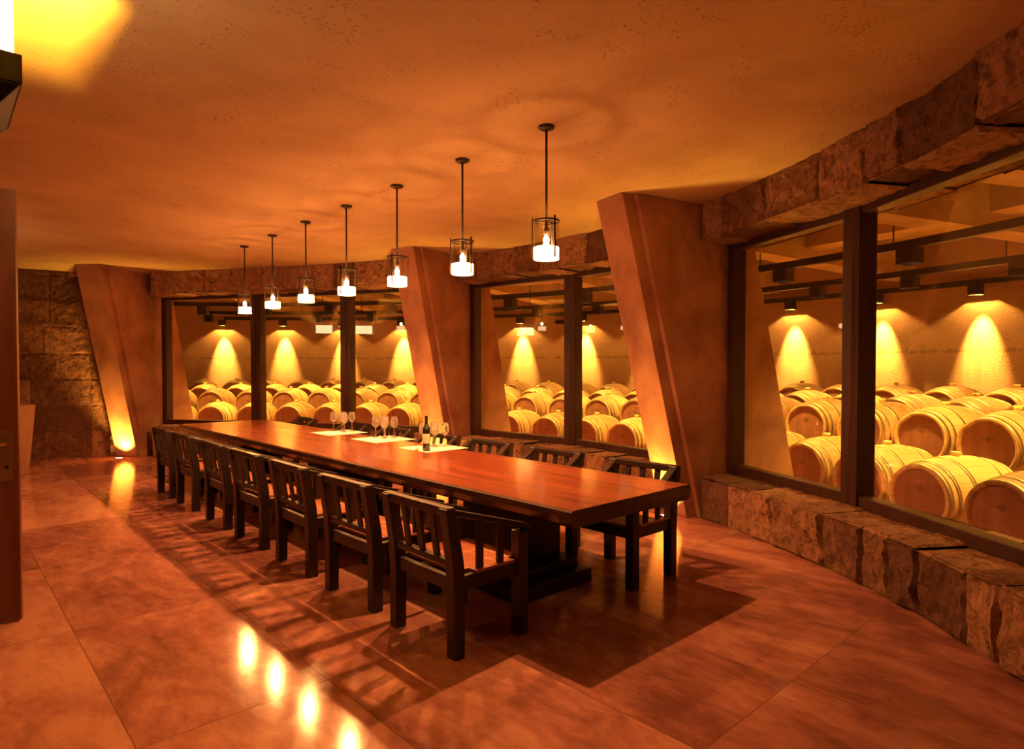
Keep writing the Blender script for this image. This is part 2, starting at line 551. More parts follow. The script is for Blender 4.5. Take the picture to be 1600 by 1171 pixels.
ROWS = [0.46, 0.45, 0.46, 0.45, 0.46, 0.46, 0.42, 0.11]
stone_flat('wall_back', -0.30, 13.70, 2.30, 13.15, ROWS, 0.03, 0.017)
WX = -0.12
stone_flat('wall_left', WX, 1.3, WX, 4.35, ROWS, 0.09, 0.014)
stone_flat('wall_left', WX, 5.55, WX, 13.9, ROWS, 0.09, 0.014)
stone_flat('wall_left', WX, 4.35, WX, 5.55, [0.46, 0.13], 0.09, 0.012, z0=2.66)
mb = MB()
mb.box(-2.6, WX - 0.05, 1.3, 1.45, 0, H); tag(mb.build('wall_left', M['pedestal']), kind='structure')
mb = MB(); mb.box(-2.75, -2.6, -3.3, 14.6, 0, H); tag(mb.build('wall_left', M['pedestal']), kind='structure')
mb = MB(); mb.box(-2.6, 4.5, -3.35, -3.2, 0, H); tag(mb.build('wall_front', M['pedestal']), kind='structure')


# ------------------------------------------------------------------ leaning piers
def pier(T, ang, zt, label, off=0.0):
    """T: point on the front face centre line at floor level; ang: outward direction"""
    o = empty('leaning_pier', T, R(ang))
    lean = 0.27
    def sheet(hw, f0, f1):
        mb = MB()
        for z0, z1 in ((0.0, zt),):
            mb.hexa([(f0 - lean * z0, -hw, z0), (f1 - lean * z0, -hw, z0), (f1 - lean * z0, hw, z0), (f0 - lean * z0, hw, z0),
                     (f0 - lean * z1, -hw, z1), (f1 - lean * z1, -hw, z1), (f1 - lean * z1, hw, z1), (f0 - lean * z1, hw, z1)])
        return mb
    sheet(0.20, 0.0, 0.16).build('front_face', M['pier'], o, bevel=0.006)
    sheet(0.25, 0.145, 1.73).build('shaft', M['pier'], o, bevel=0.006)
    return tag(o, label, 'pillar', 'leaning concrete piers of the window wall')


pier(P(-13.05, 8.20), -13.05, H - 0.003, 'leaning plaster pier nearest the camera, lit at its foot behind the table end')
pier(P(15.3, 8.18), 15.3, H - 0.003, 'leaning plaster pier in the middle, behind the bottle and glasses')
D3 = 42.0
T3 = Vector((2.49, 12.73, 0))
pier(T3, D3, H - 0.003, 'farthest leaning pier, beside the block wall with a glowing foot')


# ------------------------------------------------------------------ in-floor uplights
def uplight(x, y, ang, label):
    o = empty('floor_uplight', (x, y, 0.0), R(ang))
    mb = MB(); mb.lathe([(0.058, 0.001), (0.085, 0.001), (0.085, 0.008), (0.058, 0.010)], 28, close=True)
    mb.build('trim_ring', M['plate'], o, smooth=True)
    mb = MB(); mb.lathe([(0.0, 0.006), (0.057, 0.006)], 28)
    mb.build('lens', M['uplens'], o)
    l = lamp('uplight_beam', 'SPOT', (0, 0, 0.03), P_UPLIGHT, (1.0, 0.46, 0.06), o, 0.03, spot_size=R(96), spot_blend=1.0)
    l.rotation_euler = Vector((0.30, 0, 1)).to_track_quat('-Z', 'Y').to_euler()
    return tag(o, label, 'light', 'uplights at the pier feet')


for (T, a, lb) in ((P(-13.05, 8.02), -13.05, 'round floor uplight at the foot of the nearest pier'), (P(15.3, 8.0), 15.3, 'round floor uplight at the foot of the middle pier'),
                   (T3 - Vector((math.cos(R(D3)), math.sin(R(D3)), 0)) * 0.20, D3, 'round lit floor uplight before the farthest pier')):
    uplight(T.x, T.y, a, lb)


# ------------------------------------------------------------------ windows
def window(idx, angs, label_side):
    """angs: facet corner angles from right to left"""
    root = None
    fr = MB()
    zt = LINTEL + 0.03
    for k, (a0, a1) in enumerate(zip(angs, angs[1:])):
        p0, p1 = P(a0, r0(a0) + GL), P(a1, r0(a1) + GL)
        zb0, zb1 = sill_z(a0) - 0.01, sill_z(a1) - 0.01
        d = (p1 - p0).normalized()
        nr = Vector((d.y, -d.x, 0))
        dep = 0.10
        def member(q0, q1, za0, za1, zc0, zc1, dp=dep, nn=nr):
            fr.hexa([q0 + nn * dp / 2 + Vector((0, 0, za0)), q0 - nn * dp / 2 + Vector((0, 0, za0)), q1 - nn * dp / 2 + Vector((0, 0, za1)), q1 + nn * dp / 2 + Vector((0, 0, za1)),
                     q0 + nn * dp / 2 + Vector((0, 0, zc0)), q0 - nn * dp / 2 + Vector((0, 0, zc0)), q1 - nn * dp / 2 + Vector((0, 0, zc1)), q1 + nn * dp / 2 + Vector((0, 0, zc1))])
        member(p0, p1, zb0, zb1, zb0 + 0.10, zb1 + 0.10, 0.12)
        member(p0, p1, zt - 0.09, zt - 0.09, zt, zt, 0.12)
        member(p0 + d * 0.006, p0 + d * 0.10, zb0 + .02, zb0 + .02, zt - .02, zt - .02, 0.16)
        member(p1 - d * 0.10, p1 - d * 0.006, zb1 + .02, zb1 + .02, zt - .02, zt - .02, 0.16)
    root = tag(fr.build('window_%d' % idx, M['frame'], bevel=0.006), kind='structure')
    for k, (a0, a1) in enumerate(zip(angs, angs[1:])):
        p0, p1 = P(a0, r0(a0) + GL), P(a1, r0(a1) + GL)
        d = (p1 - p0).normalized(); nr = Vector((d.y, -d.x, 0)) * 0.004
        q0, q1 = p0 + d * 0.09, p1 - d * 0.09
        zb = max(sill_z(a0), sill_z(a1)) + 0.07
        g = MB()
        g.hexa([q0 + nr + Vector((0, 0, zb)), q0 - nr + Vector((0, 0, zb)), q1 - nr + Vector((0, 0, zb)), q1 + nr + Vector((0, 0, zb)),
                q0 + nr + Vector((0, 0, zt - .07)), q0 - nr + Vector((0, 0, zt - .07)), q1 - nr + Vector((0, 0, zt - .07)), q1 + nr + Vector((0, 0, zt - .07))])
        g.build('glass_pane', M['pane'], root)
    return root


window(1, [17.1, 29.1, 41.0, 53.4], 'left')
window(2, [-11.3, 1.4, 13.6], 'middle')
window(3, [-58.0, -48.5, -37.6, -25.5, -14.8], 'right')

# ------------------------------------------------------------------ cellar shell
RW = 15.1
mb = MB()
for a in range(-60, 78, 3):
    mb.add([P(a, RW, 0), P(a + 3, RW, 0), P(a + 3, RW, 4.2), P(a, RW, 4.2)], [(0, 1, 2, 3)])
    mb.add([P(a, RW + .2, 0), P(a + 3, RW + .2, 0), P(a + 3, RW + .2, 4.2), P(a, RW + .2, 4.2)], [(3, 2, 1, 0)])
tag(mb.build('wall_cellar', M['cell_wall'], smooth=True), kind='structure')
for a, ri in ((-60, 8.4), (66, 9.7)):
    mb = MB(); mb.hexa([P(a, ri, 0), P(a, RW, 0), P(a + 1, RW, 0), P(a + 1, ri, 0), P(a, ri, 4.2), P(a, RW, 4.2), P(a + 1, RW, 4.2), P(a + 1, ri, 4.2)])
    tag(mb.build('wall_cellar', M['cell_wall']), kind='structure')
CZ = 3.72
mb = MB()
for a in range(-60, 66, 3):
    mb.add([P(a, 8.0, CZ), P(a + 3, 8.0, CZ), P(a + 3, RW, CZ), P(a, RW, CZ), P(a, 8.0, CZ + .3), P(a + 3, 8.0, CZ + .3), P(a + 3, RW, CZ + .3), P(a, RW, CZ + .3)], [(0, 1, 2, 3), (7, 6, 5, 4)])
tag(mb.build('ceiling_cellar', M['cell_ceil']), kind='structure')
for i, a in enumerate((-48, -38, -27.5, -19.5, -8, 1.5, 11, 21, 31, 41, 51)):
    mb = MB()
    p0, p1 = P(a, r0(a) + 0.85, 3.42), P(a, RW + .05, 3.42)
    mb.bar(p0, p1, 0.34, 0.60)
    tag(mb.build('trim_%d' % (i + 1), M['cell_ceil']), kind='structure')
mb = MB()
for a in range(-57, 63, 3):
    mb.hexa([P(a, 11.6, 3.30), P(a, 12.0, 3.30), P(a + 3, 12.0, 3.30), P(a + 3, 11.6, 3.30), P(a, 11.6, CZ), P(a, 12.0, CZ), P(a + 3, 12.0, CZ), P(a + 3, 11.6, CZ)])
tag(mb.build('trim_12', M['cell_ceil']), kind='structure')

# stepped barrel floor
def rrow(k, a): return interp([(-42, 9.25), (-30, 9.5), (-25, 9.62), (-15, 10.0), (0, 10.4), (12, 10.6), (60, 10.7)], a) + 1.075 * k
def lift(k, a): return (0.0, 0.40, 0.47, 0.57, 0.65)[k] + interp([(12, 0.0), (32, 0.10), (60, 0.10)], a) - (interp([(-4, 0.0), (8, 0.08), (28, 0.13)], a) if k else 0.0)


mb = MB()
for k in range(5):
    for a in range(-58, 64, 2):
        b = a + 2
        ra, rb = rrow(k, a) - 0.06, rrow(k, b) - 0.06
        sa, sb = (rrow(k + 1, a) - 0.06, rrow(k + 1, b) - 0.06) if k < 4 else (RW, RW)
        za, zb = max(0.004, lift(k, a)), max(0.004, lift(k, b))
        la, lb = (0, 0) if k == 0 else (lift(k - 1, a), lift(k - 1, b))
        mb.add([P(a, ra, za), P(b, rb, zb), P(b, sb, zb), P(a, sa, za)], [(3, 2, 1, 0)])
        mb.add([P(a, ra, la), P(b, rb, lb), P(b, rb, zb), P(a, ra, za)], [(0, 1, 2, 3)])
tag(mb.build('floor_cellar', M['cell_ceil']), kind='structure')


# ------------------------------------------------------------------ barrels
def make_barrel():
    o = empty('wine_barrel')
    RB, RE, HL, ZC = 0.365, 0.296, 0.475, 0.365
    rad = lambda x: RB - (RB - RE) * (abs(x) / HL) ** 2
    xs = [-HL + 2 * HL * i / 16 for i in range(17)]
    prof = [(0.262, -HL + 0.035), (0.268, -HL)] + [(rad(x), x) for x in xs] + [(0.268, HL), (0.262, HL - 0.035)]
    mb = MB(); mb.lathe(prof, 40, 'x', (0, 0, ZC))
    mb.build('staves', M['oak'], o, smooth=True)
    for s in (-1, 1):
        mb = MB()
        x = s * (HL - 0.033)
        vs = [(x, 0, ZC)] + [(x, 0.266 * math.cos(2 * math.pi * i / 40), ZC + 0.266 * math.sin(2 * math.pi * i / 40)) for i in range(40)]
        mb.add(vs, [(0, 1 + i, 1 + (i + 1) % 40) if s > 0 else (0, 1 + (i + 1) % 40, 1 + i) for i in range(40)])
        h = mb.build('head', M['head'], o)
        if s < 0:
            k = MB()
            zc = ZC + 0.085
            xm = x - 0.002
            for i in range(20):      # burnt round mark with a short bar to each side
                a0, a1 = 2 * math.pi * i / 20, 2 * math.pi * (i + 1) / 20
                for ra, rb in ((0.020, 0.026), (0.0, 0.011)):
                    k.add([(xm, ra * math.cos(a0), zc + ra * math.sin(a0)), (xm, rb * math.cos(a0), zc + rb * math.sin(a0)),
                           (xm, rb * math.cos(a1), zc + rb * math.sin(a1)), (xm, ra * math.cos(a1), zc + ra * math.sin(a1))], [(0, 1, 2, 3)])
            for sg in (-1, 1):
                k.add([(xm, sg * 0.030, zc - .003), (xm, sg * 0.070, zc - .001), (xm, sg * 0.070, zc + .001), (xm, sg * 0.030, zc + .005)], [(0, 1, 2, 3)])
            k.build('burnt_mark', M['mark'], h)
    for s in (-1, 1):
        for xc, wd in ((0.447, 0.046), (0.365, 0.034), (0.185, 0.038)):
            mb = MB()
            xa, xb = s * xc - wd / 2, s * xc + wd / 2
            mb.lathe([(rad(xa) - .002, xa), (rad(xa) + .004, xa), (rad(xb) + .004, xb), (rad(xb) - .002, xb)], 40, 'x', (0, 0, ZC))
            mb.build('hoop', M['hoop'], o, smooth=True)
    mb = MB(); mb.lathe([(0.0, .040), (0.036, .040), (0.040, .034), (0.036, -.006), (0, -.006)], 14, 'z', (0, 0, ZC + RB))
    mb.build('bung', M['bung'], o, smooth=True)
    return o


CAM_F = Vector((math.sin(R(YAW)), math.cos(R(YAW)), 0)); CAM_R = Vector((math.cos(R(YAW)), -math.sin(R(YAW)), 0))
ROWN = ('front row', 'second row', 'third row', 'fourth row', 'back row')
ORD = ('first', 'second', 'third', 'fourth', 'fifth', 'sixth', 'seventh', 'eighth', 'ninth', 'tenth', 'eleventh', 'twelfth', 'thirteenth', 'fourteenth', 'fifteenth', 'sixteenth')
ROW_START = [(-35.05, -40.0), (0, 0), (0, 0), (0, 0), (0, 0)]
proto = make_barrel()
used = False
spots = []
first_a = [57.0, 58.5, 57.2, 58.6, 57.4]
for k in range(5):
    a = first_a[k]
    while a > -36:
        r = rrow(k, a) + 0.475
        if r + 0.475 < RW - 0.02:
            spots.append((k, a, r))
        a -= math.degrees(0.835 / (r - 0.3))


def pane_of(a):     # which window the barrel stands behind, seen from the room
    p = P(a, 11.0); v = p
    px = 800 + FOC * v.dot(CAM_R) / v.dot(CAM_F)
    return px


zones = [(-999, 397, 'left pane of far left window'), (397, 548, 'centre pane of far left window'), (548, 735, 'right pane of far left window'),
         (735, 893, 'left pane of middle window'), (893, 1125, 'right pane of middle window'), (1125, 1335, 'left pane of near right window'), (1335, 9999, 'right pane of near right window')]
cnt = {}
for (k, a, r) in spots:
    hp = P(a, r - 0.3)
    px = 800 + FOC * hp.dot(CAM_R) / hp.dot(CAM_F)
    zn = [z for z in zones if z[0] <= px < z[1]][0][2]
    cnt.setdefault((k, zn), []).append((px, a, r))
for (k, zn), lst in cnt.items():
    lst.sort()
    for i, (px, a, r) in enumerate(lst):
        b = copy_tree(proto) if used else proto
        used = True
        b.location = P(a, r, lift(k, a) + (0.006 if k == 0 else 0.002))
        b.rotation_euler = (0, 0, R(a + random.uniform(-0.8, 0.8)))
        tag(b, '%s oak barrel from left, %s, behind %s' % (ORD[i], ROWN[k], zn), 'barrel', 'oak barrels in the %s of the cellar' % ROWN[k])


# ------------------------------------------------------------------ cellar lighting rails and cans
def rail(r, z, label, a0=-50, a1=57):
    root = empty('lighting_rail', P((a0 + a1) / 2, r, z))
    inv = Vector(root.location)
    mb = MB()
    a = a0
    while a < a1:
        b = min(a + 2.0, a1)
        for (zz0, zz1) in ((z, z + 0.085),):
            mb.hexa([P(a, r - .045, zz0) - inv, P(a, r + .045, zz0) - inv, P(b, r + .045, zz0) - inv, P(b, r - .045, zz0) - inv,
                     P(a, r - .045, zz1) - inv, P(a, r + .045, zz1) - inv, P(b, r + .045, zz1) - inv, P(b, r - .045, zz1) - inv])
        a = b
    mb.build('beam', M['black'], root)
    a = a0 + 3
    while a < a1:
        mb = MB(); mb.tube(P(a, r, z + 0.08) - inv, P(a, r, CZ) - inv, 0.008, 8)
        mb.build('hanger_rod', M['black'], root)
        a += 9.6
    return tag(root, label, 'light rail', 'black lighting rails over the barrels')


RA, RB_, RC = 10.6, 12.75, 14.86
ZA, ZB, ZC_ = 2.86, 2.87, 2.90
rail(RA, ZA, 'black lighting rail nearest the windows over the front barrels')
rail(RB_, ZB, 'middle black lighting rail over the barrel rows')
rail(RC, ZC_, 'black lighting rail running along the far cellar wall')


def make_can(hw, z0, z1, point=None, spot=None, size=100, tilt=0.0, deep=0.06, blend=1.0):
    o = empty('downlight_can')
    mb = MB()
    t = 0.008
    zl = z0 - z1
    # open square housing, origin at its top
    for (xa, xb, ya, yb) in ((-hw, -hw + t, -hw, hw), (hw - t, hw, -hw, hw), (-hw + t, hw - t, -hw, -hw + t), (-hw + t, hw - t, hw - t, hw)):
        mb.box(xa, xb, ya, yb, zl, 0)
    mb.box(-hw, hw, -hw, hw, -t, 0)
    mb.build('housing', M['black'], o)
    mb = MB(); mb.add([(-hw + t, -hw + t, zl + deep + .012), (hw - t, -hw + t, zl + deep + .012), (hw - t, hw - t, zl + deep + .012), (-hw + t, hw - t, zl + deep + .012)], [(3, 2, 1, 0)])
    mb.build('lens', M['canlens'], o)
    if point:
        lamp('can_glow', 'POINT', (0, 0, zl + deep), point, CELL, o, 0.008)
    if spot:
        l = lamp('can_beam', 'SPOT', (0, 0, zl + 0.01), spot, CELL, o, 0.03, spot_size=R(size), spot_blend=blend)
        l.rotation_euler = (0, R(tilt), 0)
    return o


can_c = make_can(0.083, 2.74, ZC_, point=P_WALLWASH, spot=P_WALLSPOT, size=42, tilt=-15.0, deep=0.05, blend=0.9)
WALL_A = [57.2, 51.0, 44.7, 38.2, 31.8, 25.1, 18.5, 12.3, 6.0, -0.4, -6.6, -12.5, -18.6, -24.8]
for i, a in enumerate(WALL_A):
    c = can_c if i == 0 else copy_tree(can_c)
    c.location = P(a, RC, ZC_)
    c.rotation_euler = (0, 0, R(a))
    tag(c, 'black square downlight on the far wall rail, %s from the left' % ORD[i], 'downlight', 'downlights washing the far cellar wall')
can_b = make_can(0.088, 2.70, ZB, spot=P_CAN_MID, size=84)
B_A = [-37.3, -31.1, -25.0, -18.9, -12.9, -6.7, -0.2, 6.3, 12.9, 19.4, 25.8, 32.0, 38.2, 44.4, 50.6, 56.0]
A_A = [-45.0, -36.6, -27.9, -19.2, -10.5, -1.0, 8.3, 16.8, 24.0, 31.2, 38.4, 46.0, 53.0]
for i, a in enumerate(sorted(B_A, reverse=True)):
    c = can_b if i == 0 else copy_tree(can_b)
    c.location = P(a, RB_, ZB); c.rotation_euler = (0, 0, R(a))
    tag(c, 'black square downlight on the middle cellar rail, %s from the left' % (ORD + ('seventeenth',))[i], 'downlight', 'downlights on the middle rail')
can_a = make_can(0.093, 2.69, ZA, spot=P_CAN_NEAR, size=108)
for i, a in enumerate(sorted(A_A, reverse=True)):
    c = can_a if i == 0 else copy_tree(can_a)
    c.location = P(a, RA, ZA); c.rotation_euler = (0, 0, R(a))
    tag(c, 'black square downlight on the rail nearest the glass, %s from the left' % ORD[i], 'downlight', 'downlights on the near rail')

# square soffit lights just behind the glass
soff = empty('soffit_light')
mb = MB()
for (xa, xb, ya, yb) in ((-.17, -.12, -.17, .17), (.12, .17, -.17, .17), (-.12, .12, -.17, -.12), (-.12, .12, .12, .17)):
    mb.box(xa, xb, ya, yb, 0, 0.16)
mb.box(-.17, .17, -.17, .17, .16, .45)
mb.build('housing', M['black'], soff)
mb = MB(); mb.add([(-.12, -.12, .10), (.12, -.12, .10), (.12, .12, .10), (-.12, .12, .10)], [(3, 2, 1, 0)])
mb.build('lens', m_emit('lit_soffit_lens', (1.0, 0.55, 0.14), 1.3), soff)
for i, (a, lb) in enumerate(((-27.2, 'square black soffit light with glowing face, upper corner of the right window'), (-12.8, 'small square soffit light seen through the top of the right window left pane'))):
    c = soff if i == 0 else copy_tree(soff)
    c.location = P(a, 9.62, 3.27); c.rotation_euler = (0, 0, R(a))
    tag(c, lb, 'light', 'square soffit lights')

v = MB(); v.box(-0.01, 0.03, -0.17, 0.17, -0.045, 0.045)
for k in range(4): v.box(-0.018, -0.01, -0.15, 0.15, -0.034 + k * 0.02, -0.026 + k * 0.02)
vo = v.build('wall_vent', M['black']); vo.location = P(21.0, RW - 0.03, 2.76); vo.rotation_euler = (0, 0, R(21))
tag(vo, 'small dark vent high on the cellar wall behind the middle window', 'vent')


# ------------------------------------------------------------------ table
TX0, TX1, TY0, TY1, TZ = 2.575, 3.79, 2.31, 9.78, 0.762
tb = empty('dining_table', ((TX0 + TX1) / 2, (TY0 + TY1) / 2, 0))
ox, oy = tb.location.x, tb.location.y
mb = MB()
N = 60
def edge_w(y, s): return 0.018 * noise.noise(Vector((s * 5.0, y * 0.9, 0))) + 0.006 * noise.noise(Vector((s * 9.0, y * 5, 2)))
prof = [(-0.012, 0.0), (0.0, -0.010), (0.004, -0.045), (-0.006, -0.082), (-0.028, -0.100)]
rowsv = []
for i in range(N + 1):
    y = TY0 + (TY1 - TY0) * i / N
    eL, eR = TX0 + edge_w(y, 1), TX1 + edge_w(y, 2)
    inset = 0.0
    if i == 0: inset = 0.0
    sec = []
    for (dx, dz) in reversed(prof): sec.append((eL - dx, y, TZ + dz))
    for (dx, dz) in prof: sec.append((eR + dx, y, TZ + dz))
    rowsv.append([(p[0] - ox, p[1] - oy, p[2]) for p in sec])
vs = [p for r_ in rowsv for p in r_]
m_ = len(rowsv[0])
top_f, edge_f = [], []
for i in range(N):
    for j in range(m_):
        j2 = (j + 1) % m_
        f = (i * m_ + j, i * m_ + j2, (i + 1) * m_ + j2, (i + 1) * m_ + j)
        (top_f if j == 4 else edge_f).append(f)
edge_f += [tuple(range(m_ - 1, -1, -1)), tuple(N * m_ + j for j in range(m_))]
e = MB(); e.add(vs, edge_f); eo = e.build('slab_edge', M['edge'], tb)
t_ = MB(); t_.add(vs, top_f)
# thin board of the top surface laid as three long planks with fine seams
t_ = MB()
for (xa, xb) in ((TX0 + 0.014, 2.96), (2.963, 3.40), (3.403, TX1 - 0.014)):
    for i in range(N):
        ya, yb = TY0 + 0.002 + (TY1 - TY0 - 0.004) * i / N, TY0 + 0.002 + (TY1 - TY0 - 0.004) * (i + 1) / N
        fx = lambda x, y: x + (edge_w(y, 1) if x < 2.9 else edge_w(y, 2) if x > 3.5 else 0)
        t_.add([(fx(xa, ya) - ox, ya - oy, TZ + .001), (fx(xb, ya) - ox, ya - oy, TZ + .001), (fx(xb, yb) - ox, yb - oy, TZ + .001), (fx(xa, yb) - ox, yb - oy, TZ + .001)], [(0, 1, 2, 3)])
t_.build('table_top', M['top'], tb)
for yc in (3.45, 6.05, 8.6):
    mb = MB(); mb.box(2.92 - ox, 3.44 - ox, yc - .26 - oy, yc + .26 - oy, 0.16, TZ - 0.10)
    mb.build('pedestal_post', M['dark_wood'], tb, bevel=0.01)
    mb = MB(); mb.box(2.78 - ox, 3.52 - ox, yc - .50 - oy, yc + .50 - oy, 0.001, 0.10); mb.box(2.85 - ox, 3.48 - ox, yc - .40 - oy, yc + .40 - oy, 0.10, 0.17)
    mb.build('pedestal_foot', M['dark_wood'], tb, bevel=0.01)
mb = MB(); mb.box(3.08 - ox, 3.28 - ox, 3.0 - oy, 9.1 - oy, TZ - 0.19, TZ - 0.10)
mb.build('under_beam', M['dark_wood'], tb)
tag(tb, 'long polished red wood tasting table with thick dark edge', 'table')


# ------------------------------------------------------------------ chairs
def make_chair(low=False):
    o = empty('armchair')
    W = 0.285      # half spacing of legs
    lt = 0.072
    for s in (-1, 1):
        # back leg and post in one
        mb = MB()
        h = lt / 2
        y = s * W
        secs = [(0.0, 0.0, h), (0.002, 0.36, h * 1.08), (-0.008, 0.52, h * 1.05), (-0.06, 0.815, h * 0.92)]
        vs, fs = [], []
        for (x, z, q) in secs:
            vs += [(x - q, y - h, z), (x + q, y - h, z), (x + q, y + h, z), (x - q, y + h, z)]
        for i in range(3):
            for j in range(4):
                fs.append((4 * i + j, 4 * i + (j + 1) % 4, 4 * i + 4 + (j + 1) % 4, 4 * i + 4 + j))
        fs += [(3, 2, 1, 0), (12, 13, 14, 15)]
        mb.add(vs, fs)
        mb.build('leg', M['dark_wood'], o, bevel=0.006)
        mb = MB(); mb.box(0.47 - h, 0.47 + h, y - h, y + h, 0, 0.610)
        mb.build('leg', M['dark_wood'], o, bevel=0.006)
        mb = MB(); 
        if low:
            mb.bar((-0.035, y, 0.790), (0.17, y, 0.652), 0.062, 0.030); mb.bar((0.16, y, 0.643), (0.535, y, 0.618), 0.062, 0.030)
        else:
            mb.bar((-0.035, y, 0.790), (0.535, y, 0.622), 0.062, 0.032)
        mb.build('armrest', M['dark_wood'], o, bevel=0.005)
        mb = MB(); mb.box(0.03, 0.44, y - 0.018, y + 0.018, 0.355, 0.435)
        mb.build('seat_rail', M['dark_wood'], o, bevel=0.004)
        for x in (0.165, 0.315):
            mb = MB(); mb.box(x - 0.022, x + 0.022, y - 0.011, y + 0.011, 0.43, 0.635 if low else 0.775 - (x + 0.035) * 0.295)
            mb.build('arm_slat', M['dark_wood'], o, bevel=0.003)
    mb = MB(); mb.box(-0.018, 0.018, -W + .03, W - .03, 0.355, 0.430); mb.build('seat_rail', M['dark_wood'], o, bevel=0.004)
    mb = MB(); mb.box(0.452, 0.488, -W + .03, W - .03, 0.355, 0.430); mb.build('seat_rail', M['dark_wood'], o, bevel=0.004)
    mb = MB(); mb.bar((-0.056, -W - 0.034, 0.797), (-0.056, W + 0.034, 0.797), 0.052, 0.050)
    mb.build('top_rail', M['dark_wood'], o, bevel=0.007)
    mb = MB(); mb.bar((-0.012, -W + .03, 0.508), (-0.012, W - .03, 0.508), 0.044, 0.036)
    mb.build('back_rail', M['dark_wood'], o, bevel=0.004)
    for y in (-0.138, 0.0, 0.138):
        mb = MB(); mb.bar((-0.014, y, 0.515), (-0.054, y, 0.785), 0.048, 0.018, (1, 0, 0))
        mb.build('back_slat', M['dark_wood'], o, bevel=0.003)
    mb = MB()
    for i in range(5):
        x0 = 0.022 + i * 0.0965
        if i == 0:
            mb.box(0.040, x0 + 0.0945, -W + .038, W - .038, 0.432, 0.452)
        else:
            mb.box(x0, min(x0 + 0.0945, 0.50), -W - .03 if x0 > .045 and x0 + .0945 < .43 else -W + .038, W + .03 if x0 > .045 and x0 + .0945 < .43 else W - .038, 0.436, 0.452)
    mb.build('seat', M['seat'], o, bevel=0.003)
    return o


chair = make_chair()
LY = [2.94, 3.80, 4.715, 5.665, 6.57, 7.625, 8.525]
names_l = ['nearest the camera on the left side of the table', 'second from the camera on the left side of the table', 'third from the camera on the left side of the table',
           'in the middle of the left side of the table', 'fifth from the camera on the left side of the table', 'sixth from the camera on the left side of the table', 'farthest from the camera on the left side of the table']
for i, y in enumerate(LY):
    c = chair if i == 0 else copy_tree(chair)
    c.location = (2.04 + 0.008 * i, y, 0.0)
    c.rotation_euler = (0, 0, R((0.0, 1.2, -0.8, 1.0, -1.2, 0.6, -0.5)[i]))
    tag(c, 'dark wooden slatted armchair ' + names_l[i], 'chair', 'armchairs along the left side of the table')
RY = [2.925, 3.90, 4.85, 5.72, 6.68, 7.75, 9.00]
chair_w = make_chair(True)
for i, y in enumerate(RY):
    c = chair_w if i == 0 else copy_tree(chair_w)
    c.location = (4.055 + 0.03 * i * (i < 6), y, 0.0)
    c.rotation_euler = (0, 0, R(180 + (0.0, -1.0, 1.5, -1.0, 1.0, 0.0, -2.0)[i]))
    tag(c, 'dark wooden slatted armchair ' + names_l[i].replace('left', 'window'), 'chair', 'armchairs along the window side of the table')


# ------------------------------------------------------------------ things on the table
ZT = TZ + 0.001
mats = [((3.40, 3.90), (4.86, 5.36), 'white paper sheet under the bottle, nearest of three'), ((3.44, 3.95), (5.86, 6.41), 'white paper sheet in the middle of three on the table'),
        ((3.42, 3.93), (6.89, 7.38), 'white paper sheet farthest along the table')]
for (xa, xb), (ya, yb), lb in mats:
    mb = MB(); mb.box(xa, xb, ya, yb, ZT + .0005, ZT + 0.003)
    tag(mb.build('paper_sheet', M['paper']), lb, 'paper', 'white paper sheets on the table')


def make_glass():
    o = empty('wine_glass')
    mb = MB(); mb.lathe([(0.0, 0.002), (0.034, 0.001), (0.036, 0.003), (0.012, 0.008), (0.0045, 0.016)], 24)
    mb.build('foot', M['wineglass'], o, smooth=True)
    mb = MB(); mb.lathe([(0.0045, 0.016), (0.0034, 0.05), (0.0038, 0.10), (0.007, 0.112)], 14)
    mb.build('stem', M['wineglass'], o, smooth=True)
    outer = [(0.006, 0.111), (0.022, 0.118), (0.036, 0.134), (0.043, 0.155), (0.044, 0.175), (0.040, 0.205), (0.034, 0.238), (0.0335, 0.239)]
    inner = [(0.0325, 0.238), (0.0385, 0.205), (0.0425, 0.175), (0.0415, 0.156), (0.035, 0.137), (0.021, 0.121), (0.0, 0.114)]
    mb = MB(); mb.lathe(outer + inner, 28)
    mb.build('bowl', M['wineglass'], o, smooth=True)
    return o


g0 = make_glass()
gl_sets = [([(3.62, 5.20), (3.66, 5.30), (3.71, 5.17), (3.76, 5.26), (3.80, 5.12)], 'on the nearest sheet behind the bottle'),
           ([(3.72, 6.34), (3.78, 6.26), (3.86, 6.36), (3.86, 6.17), (3.72, 6.15)], 'on the middle sheet'),
           ([(3.70, 7.33), (3.77, 7.24), (3.83, 7.33), (3.88, 7.19), (3.74, 7.12)], 'on the farthest sheet')]
first = True
for pts_, lb in gl_sets:
    pts_s = sorted(pts_, key=lambda q: Vector((q[0], q[1], 0)).dot(CAM_R) / Vector((q[0], q[1], 0)).dot(CAM_F))
    for i, (x, y) in enumerate(pts_s):
        g = g0 if first else copy_tree(g0)
        first = False
        g.location = (x, y, ZT + 0.003)
        tag(g, 'clear stemmed wine glass %s, %s from left' % (lb, ORD[i]), 'wine glass', 'wine glasses ' + lb)

